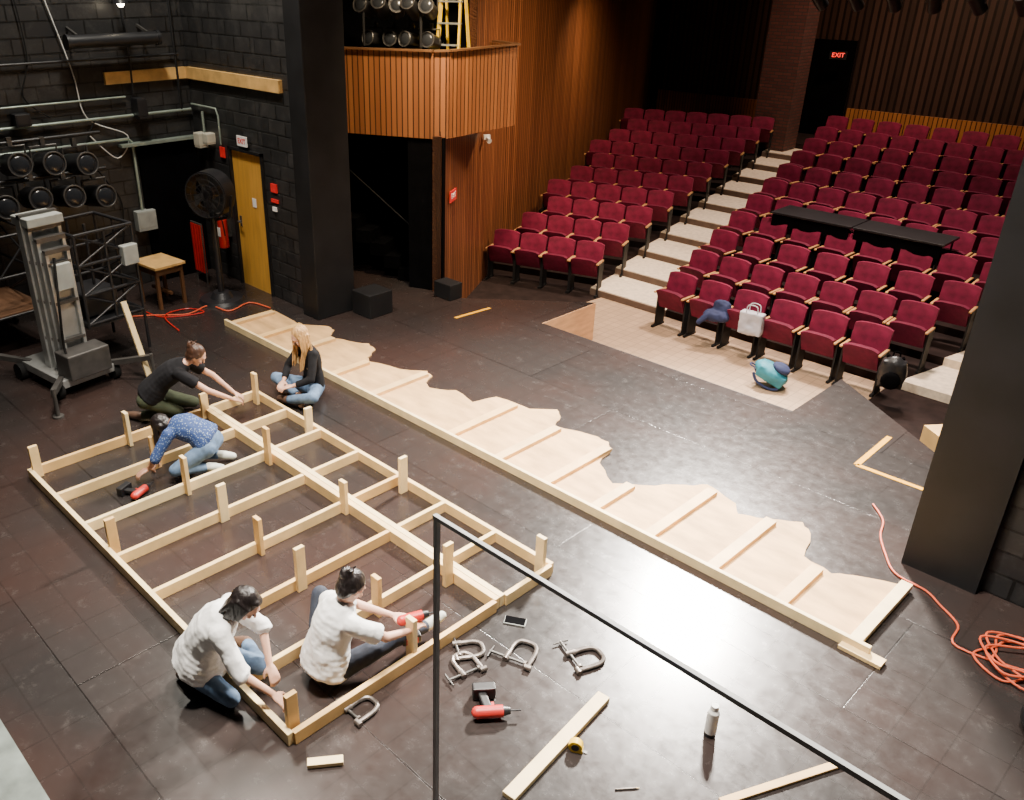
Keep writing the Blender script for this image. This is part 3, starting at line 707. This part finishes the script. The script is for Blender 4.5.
sign(-10.38,6.64,1.66,.15,.12,mSignR,'small red notice on black wall'); sign(-10.38,6.64,1.48,.17,.05,mSignR,'small red strip notice on black wall')
sign(-10.40,6.64,1.36,.1,.06,mPaper,'small white notice on black wall')
p=wp(.5,.04); sign(p[0],p[1],1.37,.3,.17,mSignR,'red EXIT sign on the wood-slat wall','EXIT',mPaper,.11,math.atan2((w2-w1).y,(w2-w1).x))
sign(-9.43,21.9,2.60,.38,.18,mBlack,'red glowing EXIT sign hanging near the rear','EXIT',mExit,.14,.2)
e=thing('pedestal_fan','black drum fan on a pedestal beside the door','fan',(-11.0,5.98,0),math.radians(28))
MB().cyl((0,0,0),(0,0,.05),.34,.31,24).cyl((0,0,.05),(0,0,.14),.17,.12).obj('base',mPlastic,e,smooth=True); MB().cyl((0,0,.1),(0,0,1.36),.045).obj('pole',mPlastic,e,smooth=True)
FZ=1.58
for s in(-1,1): MB().beam((s*.34,0,FZ),(s*.29,0,1.28),.035,.035,(0,1,0)).beam((s*.29,0,1.28),(0,0,1.20),.035,.035,(0,1,0)).obj('yoke_arm',mPlastic,e)
mb=MB(); n=32
for k,(r,yy) in enumerate(((.33,-.13),(.33,.13),(.315,.13),(.315,-.13))):
    for j in range(n):
        t=2*math.pi*j/n; mb.v.append(V((r*math.cos(t),yy,FZ+r*math.sin(t))))
for k in range(4):
    for j in range(n): mb.f.append([k*n+j,k*n+(j+1)%n,((k+1)%4)*n+(j+1)%n,((k+1)%4)*n+j])
mb.obj('drum_shroud',mPlastic,e,smooth=True)
mb=MB()
for r in(.31,.23,.16,.08): mb.tube([(r*math.cos(t),-.135,FZ+r*math.sin(t)) for t in[2*math.pi*j/24 for j in range(24)]],.005,5,False,True)
for j in range(16):
    t=2*math.pi*j/16; c,s=math.cos(t),math.sin(t); mb.tube([(.05*c,-.14,FZ+.05*s),(.32*c,-.13,FZ+.32*s)],.004,4,False)
mb.obj('grille',mPlastic,e)
for j in range(4):
    t=2*math.pi*j/4+.3; a=V((math.cos(t),0,math.sin(t)));b=V((-math.sin(t),0,math.cos(t)));c=V((0,-.03,FZ)); o=MB(); o.v=[c+a*.05-b*.03+V((0,.02,0)),c+a*.05+b*.03-V((0,.02,0)),c+a*.26+b*.10-V((0,.03,0)),c+a*.28-b*.06+V((0,.03,0))]; o.f=[[0,1,2,3]]; o.obj('fan_blade',mSteel,e)
MB().cyl((0,-.06,FZ),(0,.15,FZ),.08,.07).obj('motor',mPlastic,e,smooth=True)
e=thing('fire_extinguisher','red fire extinguisher mounted on the black wall','fire extinguisher',(-11.72,6.52,.55))
MB().cyl((0,0,0),(0,0,.42),.075,n=20).ell((0,0,.42),(.075,.075,.05),n=20).obj('tank',mRed,e,smooth=True); MB().cyl((0,0,.45),(0,0,.52),.02).box((0,-.04,.53),(.03,.12,.02)).obj('valve',mSteel,e); MB().tube([(0,-.04,.5),(.09,-.05,.45),(.1,-.03,.2)],.01).obj('hose',mRub,e)
MB().box((0,-.074,.25),(.09,.006,.14)).obj('label_plate',mPaper,e); MB().box((0,.08,.3),(.06,.12,.3)).obj('wall_bracket',mSteel,e)
mb=MB()
for i in range(7): mb.box((-.12+.04*i,.01*(i%2),.45),(.042,.05,.75))
e=thing('red_safety_curtain','folded red cloth panel hanging near the fan','cloth',(-11.95,6.2,.1)); mb.obj('cloth_panel',mRed,e); MB().cyl((-.16,0,.84),(.16,0,.84),.015).obj('hanging_rod',mSteel,e); 
for s in(-1,1): MB().cyl((s*.15,0,-.1),(s*.15,0,.84),.012).obj('stand_leg',mSteel,e)
e=thing('side_table','small wooden side table with brown top','table',(-11.5,5.3,0),.1)
MB().box((0,0,.62),(.62,.5,.04)).obj('table_top',mTan,e,bevel=.005); MB().box((0,0,.55),(.52,.42,.1)).obj('apron',mTrimD,e)
for sx in(-1,1):
    for sy in(-1,1): MB().beam((sx*.24,sy*.2,0),(sx*.24,sy*.2,.6),.045,.045,(1,0,0)).obj('leg',mTrimD,e)
MB().box((0,0,.2),(.5,.04,.04)).obj('stretcher',mTrimD,e)
# personnel lift
e=thing('personnel_lift','grey aluminium mast lift with black basket and outriggers','lift',(-9.85,3.2,0),math.radians(8))
for s in range(4):
    h=1.80-.12*s; w=.40-.05*s; x=.09*s
    MB().box((x,w/2,.2+h/2),(.11,.04,h)).box((x,-w/2,.2+h/2),(.11,.04,h)).box((x-.02,0,.2+h/2),(.03,w,h)).obj('mast_section',mAlu,e,bevel=.004)
    MB().box((x+.03,0,.2+h),(.07,w+.04,.05)).obj('mast_bracket',mSteel,e)
    for j in range(3): MB().box((x+.03,0,.6+.45*j),(.06,w+.02,.035)).obj('mast_rib',mSteel,e)
MB().box((.02,0,1.95),(.36,.42,.10)).obj('mast_head',mGreyBox,e,bevel=.01)
MB().box((.34,0,1.35),(.08,.2,.3)).obj('control_panel',mGreyBox,e,bevel=.01)
MB().box((0,0,.17),(1.0,.66,.1)).obj('base_chassis',mAlu,e,bevel=.008)
MB().box((.44,.0,.36),(.30,.52,.3)).obj('battery_box',mSteel,e,bevel=.015)
for sx,sy in((-1,-1),(1,-1),(1,1),(-1,1)):
    MB().beam((sx*.35,sy*.25,.2),(sx*.85,sy*.62,.3),.06,.06).cyl((sx*.85,sy*.62,.34),(sx*.85,sy*.62,.02),.022).cyl((sx*.85,sy*.62,0),(sx*.85,sy*.62,.02),.06).obj('outrigger',mSteel,e)
    MB().cyl((sx*.42,sy*.36-.04,.10),(sx*.42,sy*.36+.04,.10),.10,n=18).obj('wheel',mRub,e,smooth=True)
mb=MB()
bx0,bx1,by0,by1=-.65,.15,.30,1.05
for z in(.62,.98,1.34,1.70):
    for a,b in(((bx0,by0),(bx1,by0)),((bx1,by0),(bx1,by1)),((bx1,by1),(bx0,by1)),((bx0,by1),(bx0,by0))): mb.cyl((*a,z),(*b,z),.02)
for x in(bx0,(bx0+bx1)/2,bx1):
    for y in(by0,(by0+by1)/2,by1): mb.cyl((x,y,.6),(x,y,1.70),.018)
for z in(.62,.98,1.34):
    mb.cyl((bx0,by0,z),(bx1,by0,z+.36),.013).cyl((bx1,by0,z),(bx1,by1,z+.36),.013).cyl((bx1,by1,z),(bx1,by0,z+.36),.013).cyl((bx0,by1,z),(bx1,by1,z+.36),.013)
mb.cyl((bx0,by1,.6),(bx0,by1,.1),.02).cyl((bx1,by1,.6),(bx1,by1,.1),.02)
mb.obj('basket_rail',mPlastic,e,smooth=True); MB().box(((bx0+bx1)/2,(by0+by1)/2,.6),(.82,.78,.05)).obj('basket_floor',mPlastic,e)
MB().box((.18,.95,1.35),(.1,.2,.24)).obj('control_box',mGreyBox,e,bevel=.01)
MB().box((-.25,.6,.8),(.5,.45,.3)).obj('stored_case',mPlastic,e,bevel=.02)
MB().tube([(.42,-.1,1.6),(.52,-.2,1.1),(.44,-.2,.6),(.5,-.2,.45)],.015).obj('power_hose',mRub,e,smooth=True)
e=thing('scaffold_tower','black steel scaffold trolley beside the lift','scaffold',(-11.55,2.95,0),.1)
mb=MB()
for x in(-.55,.55):
    for y in(-.5,.5): mb.cyl((x,y,.1),(x,y,1.55),.022)
for z in(.5,1.0,1.5):
    for a,b in(((-.55,-.5),(.55,-.5)),((.55,-.5),(.55,.5)),((.55,.5),(-.55,.5)),((-.55,.5),(-.55,-.5))): mb.cyl((*a,z),(*b,z),.018)
mb.cyl((.55,-.5,.5),(.55,.5,1.5),.014).cyl((-.55,.5,.5),(.55,.5,1.0),.014).cyl((-.55,.5,1.5),(.55,.5,1.0),.014)
mb.obj('frame_tube',mPlastic,e,smooth=True)
for x in(-.55,.55):
    for y in(-.5,.5): MB().cyl((x,y-.02,.07),(x,y+.02,.07),.07,n=16).obj('caster',mRub,e,smooth=True)
MB().box((0,0,.52),(1.1,1.0,.03)).obj('deck',mDeck,e)
def stagelight(loc,rz,label='black theatre spotlight on a yoke',tilt=.4,s=1.0,lens=None):
    e=thing('stage_light',label,'stage light',loc,rz,group='theatre spotlights'); e.scale=(s,s,s)
    R=Matrix.Rotation(-tilt,3,'X')
    def q(v): return R@V(v)
    MB().cyl(q((0,.15,0)),q((0,-.12,0)),.10,.10,18).cyl(q((0,-.12,0)),q((0,-.20,0)),.105,.105,18).cyl(q((0,.15,0)),q((0,.2,0)),.09,.05,18).obj('lamp_body',mPlastic,e,smooth=True)
    MB().tube([q((.1*math.cos(t),-.205,.1*math.sin(t))) for t in[2*math.pi*j/20 for j in range(20)]],.008,6,False,True).obj('lens_ring',mSteel,e,smooth=True)
    MB().ell(q((0,-.19,0)),(.085,.025,.085),R,18,8).obj('lens',lens or mRub,e,smooth=True)
    MB().tube([(-.12,0,0),(-.12,0,.16),(.12,0,.16),(.12,0,0)],.012,6,False).obj('yoke',mSteel,e)
    MB().box((0,0,.2),(.04,.04,.08)).obj('clamp',mSteel,e)
mGl=M('glass_lens',(.02,.022,.026),.18)
for i,(y,z) in enumerate([(3.34,2.06),(3.75,2.14),(4.16,2.10),(4.57,2.04),(3.50,1.64),(3.92,1.68),(4.34,1.64),(4.75,1.58)]):
    stagelight((WX+.52,y,z),math.radians(90-6+4*(i%4)),'round black stage light stored on the wall rack',.15,1.45,mGl)
pipe([(WX+.52,3.0,2.42),(WX+.52,4.95,2.42)],.025,'black rack pipe holding stored stage lights',mPlastic)
pipe([(WX+.52,3.0,1.94),(WX+.52,4.95,1.94)],.025,'black rack pipe holding stored stage lights',mPlastic)
single(MB().cyl((-10.5,8.25,4.15),(-9.3,8.75,4.15),.025),'lighting_pipe','black lighting pipe above the booth parapet','pipe',mSteel,(-10,8.5,4.15),smooth=True)
for i in range(5): stagelight((-10.3+.22*i,8.34+.095*i,3.92),.4+.2*(i%3),tilt=.3+.2*(i%2),lens=mGl)
for i in range(4): stagelight((-10.35+.27*i,8.55+.11*i,3.5),.2+.3*(i%2),'black theatre spotlight stored behind booth parapet',.2,lens=mGl)
for i in range(2): single(MB().cyl((-10.2+.8*i,8.2+.35*i,3.45),(-10.2+.8*i,8.2+.35*i,6),.02),'booth_post','thin black upright post on booth parapet','post',mBlack,(-10.2+.8*i,8.2+.35*i,3.45))
e=thing('step_ladder','yellow fibreglass ladder standing in the booth','ladder',(-9.5,9.25,2.36),.3)
for s in(-1,1): MB().beam((s*.2,-.25,0),(s*.14,0,2.2),.03,.06).obj('side_rail',mYellow,e); MB().beam((s*.2,.3,0),(s*.14,.03,2.2),.03,.04).obj('rear_rail',mYellow,e)
for i in range(7): z=.25+.28*i; MB().box((0,-.25+.25*z/2.2,z),(.36,.07,.02)).obj('rung',mAlu,e)
e=thing('lighting_bar','hung steel lighting bar over the house seats','pipe',(-5.2,16.0,4.14)); MB().cyl((-2.6,0,0),(3.2,0,0),.03).obj('bar',mAlu,e,smooth=True)
for x in(-2.3,0,2.8): MB().cyl((x,0,0),(x,0,3.84),.01).obj('suspension_wire',mSteel,e)
for i in range(7): stagelight((-7.4+.62*i,16.0,3.94),-.3+.15*(i%4),'black spotlight hanging from the house lighting bar',.7,1.0,mLens)
e=thing('wall_lamp','small white security fixture on the wood slats','lamp',(*wp(2.2,.08),1.95),1.2)
MB().box((0,0,0),(.12,.05,.08)).obj('lamp_base',mPaper,e,bevel=.01); MB().cyl((0,-.02,-.02),(0,-.12,-.05),.03,.04).obj('lamp_head',mPaper,e,smooth=True)
single(MB().box((-9.08,7.3,.17),(.4,.42,.34)),'black_box','plain black plywood box beside the column','box',mBlack,(-9.08,7.3,0),bevel=.01)
single(MB().box((-8.82,8.55,.12),(.35,.25,.24)),'black_box','small black box at foot of the slat wall','box',mBlack,(-8.82,8.55,0),bevel=.01)
e=thing('escape_stair','black stair with handrail in the passage','stairs',(-9.66,8.62,0),math.radians(25))
for i in range(6): MB().box((-.15-.24*i,.35,.1+.18*i),(.26,.7,.2)).obj('tread',mBlackM,e)
MB().tube([(-.05,0,.0),(-.05,0,.9),(-1.5,0,2.0)],.012,8,False).obj('handrail',mRub,e)
e=thing('portable_step','light wood access steps at the stage corner','steps',(-2.0,9.75,-.6),math.radians(-37))
for i in range(3): h=.15+.15*i; MB().box((0,.45-.27*i,h/2),(.8,.27,h)).obj('step_box',mPine2,e)
e=thing('equipment_case','black rounded equipment bag on the stage floor','bag',(-.12,5.62,0),.6)
mb=MB().box((0,0,.22),(.5,.35,.44)); mb.obj('case_body',mPlastic,e,bevel=.08); MB().tube([(-.12,0,.44),(-.1,0,.5),(.1,0,.5),(.12,0,.44)],.012).obj('handle',mRub,e)
def backpack(loc,rz,mat,mat2,label,tilt=0,s=1.0):
    e=thing('backpack',label,'backpack',loc,rz); e.scale=(s,s,s); e.rotation_euler=(tilt,0,rz)
    o=MB().ell((0,0,.22),(.17,.11,.23)).box((0,.02,.2),(.28,.16,.36)).obj('main_compartment',mat,e); remesh(o,.018,4,.02)
    o=MB().ell((0,-.11,.15),(.12,.06,.12)).obj('front_pocket',mat2,e); remesh(o,.014,3,.01)
    for sx in(-1,1): MB().tube([(sx*.08,.1,.4),(sx*.10,.17,.3),(sx*.12,.16,.12),(sx*.12,.1,.04)],.018).obj('shoulder_strap',mat2,e,smooth=True)
    MB().tube([(-.04,.05,.42),(-.03,.05,.48),(.03,.05,.48),(.04,.05,.42)],.01).obj('top_handle',mat2,e)
backpack((-4.33,10.46,-.47),1.9,mTeal,mNavy,'teal and navy backpack slumped on the tiled floor',-1.15,1.05)
backpack((-3.25,10.95,-.35),.3,mPlastic,mBlackM,'black backpack on the front row seat',0)
e=thing('tote_bag','pale tote bag resting on a front seat','bag',(-5.2,10.98,-.2),.1)
o=MB().box((0,0,.17),(.32,.14,.32)).ell((0,0,.08),(.18,.1,.1)).obj('bag_body',mGreyBag,e); remesh(o,.016,4,.03)
for yy in(-.05,.05): MB().tube([(-.08,yy,.33),(-.06,yy,.43),(.06,yy,.43),(.08,yy,.33)],.008).obj('bag_handle',mGreyBag,e)
e=thing('folded_jacket','dark blue jacket draped over a front seat','jacket',(-5.75,11.0,-.18),.2)
o=MB().ell((0,0,.1),(.2,.13,.1)).ell((.05,.05,.2),(.14,.07,.14)).obj('jacket_body',mNavy,e); remesh(o,.016,3,.05)
o=MB().cap((-.1,-.08,.12),(-.2,-.14,0),.05,.04).obj('sleeve',mNavy,e); remesh(o,.014,3,.02)

# ---------------------------------------------------------------- lights
def area(name,loc,target,size,power,col,spread=None):
    l=bpy.data.lights.new(name,'AREA'); l.shape='DISK'; l.size=size; l.energy=power; l.color=col
    if spread: l.spread=math.radians(spread)
    o=bpy.data.objects.new(name,l); COL.objects.link(o); o.location=loc
    o.rotation_euler=(V(target)-V(loc)).to_track_quat('-Z','Y').to_euler(); return o
area('stage_key_light',(-4.0,2.6,8.5),(-3.8,3.6,0),1.0,600,(1,.92,.80),95)
area('stage_wash_light',(-8.2,4.0,8.5),(-7.6,4.2,0),.9,240,(1,.88,.75),90)
area('front_of_house_light',(-6.2,12.4,6.7),(-2.9,5.2,0),1.1,1500,(1,.92,.82),70)
area('side_stage_light',(-1.8,4.8,8.5),(-2.8,5.4,0),.8,300,(1,.93,.84),90)
area('thrust_light',(-5.5,9.0,8.5),(-5.3,9.8,0),1.0,190,(1,.74,.56),85)
area('house_light',(-5.2,13.0,8.0),(-5.0,12.2,0),1.0,330,(1,.80,.68),85)
area('house_rear_light',(-6.8,17.6,8.0),(-7.4,17.2,0),1.0,140,(1,.78,.64),100)
area('slat_wall_light',(-7.6,12.0,4.5),(-10.9,12.0,1.2),.5,110,(1,.74,.46),110)
area('slat_wall_rear_light',(-10.8,16.0,4.0),(-13.0,16.3,1.2),.5,30,(1,.72,.42),110)
area('rear_wall_light',(-6.5,18.5,7.0),(-8.0,22.4,2.0),.8,100,(1,.68,.45),110)
area('booth_light',(-7.6,7.6,6.0),(-9.4,9.0,2.8),.5,80,(1,.78,.5),65)
area('wall_light',(-10.4,5.0,6.8),(-12.4,5.4,2.4),.5,230,(1,.94,.82))
w=bpy.data.worlds.new('world'); bpy.context.scene.world=w; w.use_nodes=True
w.node_tree.nodes['Background'].inputs[0].default_value=(.62,.53,.48,1); w.node_tree.nodes['Background'].inputs[1].default_value=.022

# ---------------------------------------------------------------- camera
cam=bpy.data.cameras.new('camera'); co=bpy.data.objects.new('camera',cam); COL.objects.link(co)
co.location=(0,0,4.4); co.rotation_euler=(math.radians(90-26.565),0,math.radians(47.15))
cam.sensor_width=36; cam.lens=30.23; cam.shift_x=82/1024; cam.clip_end=200
bpy.context.scene.camera=co
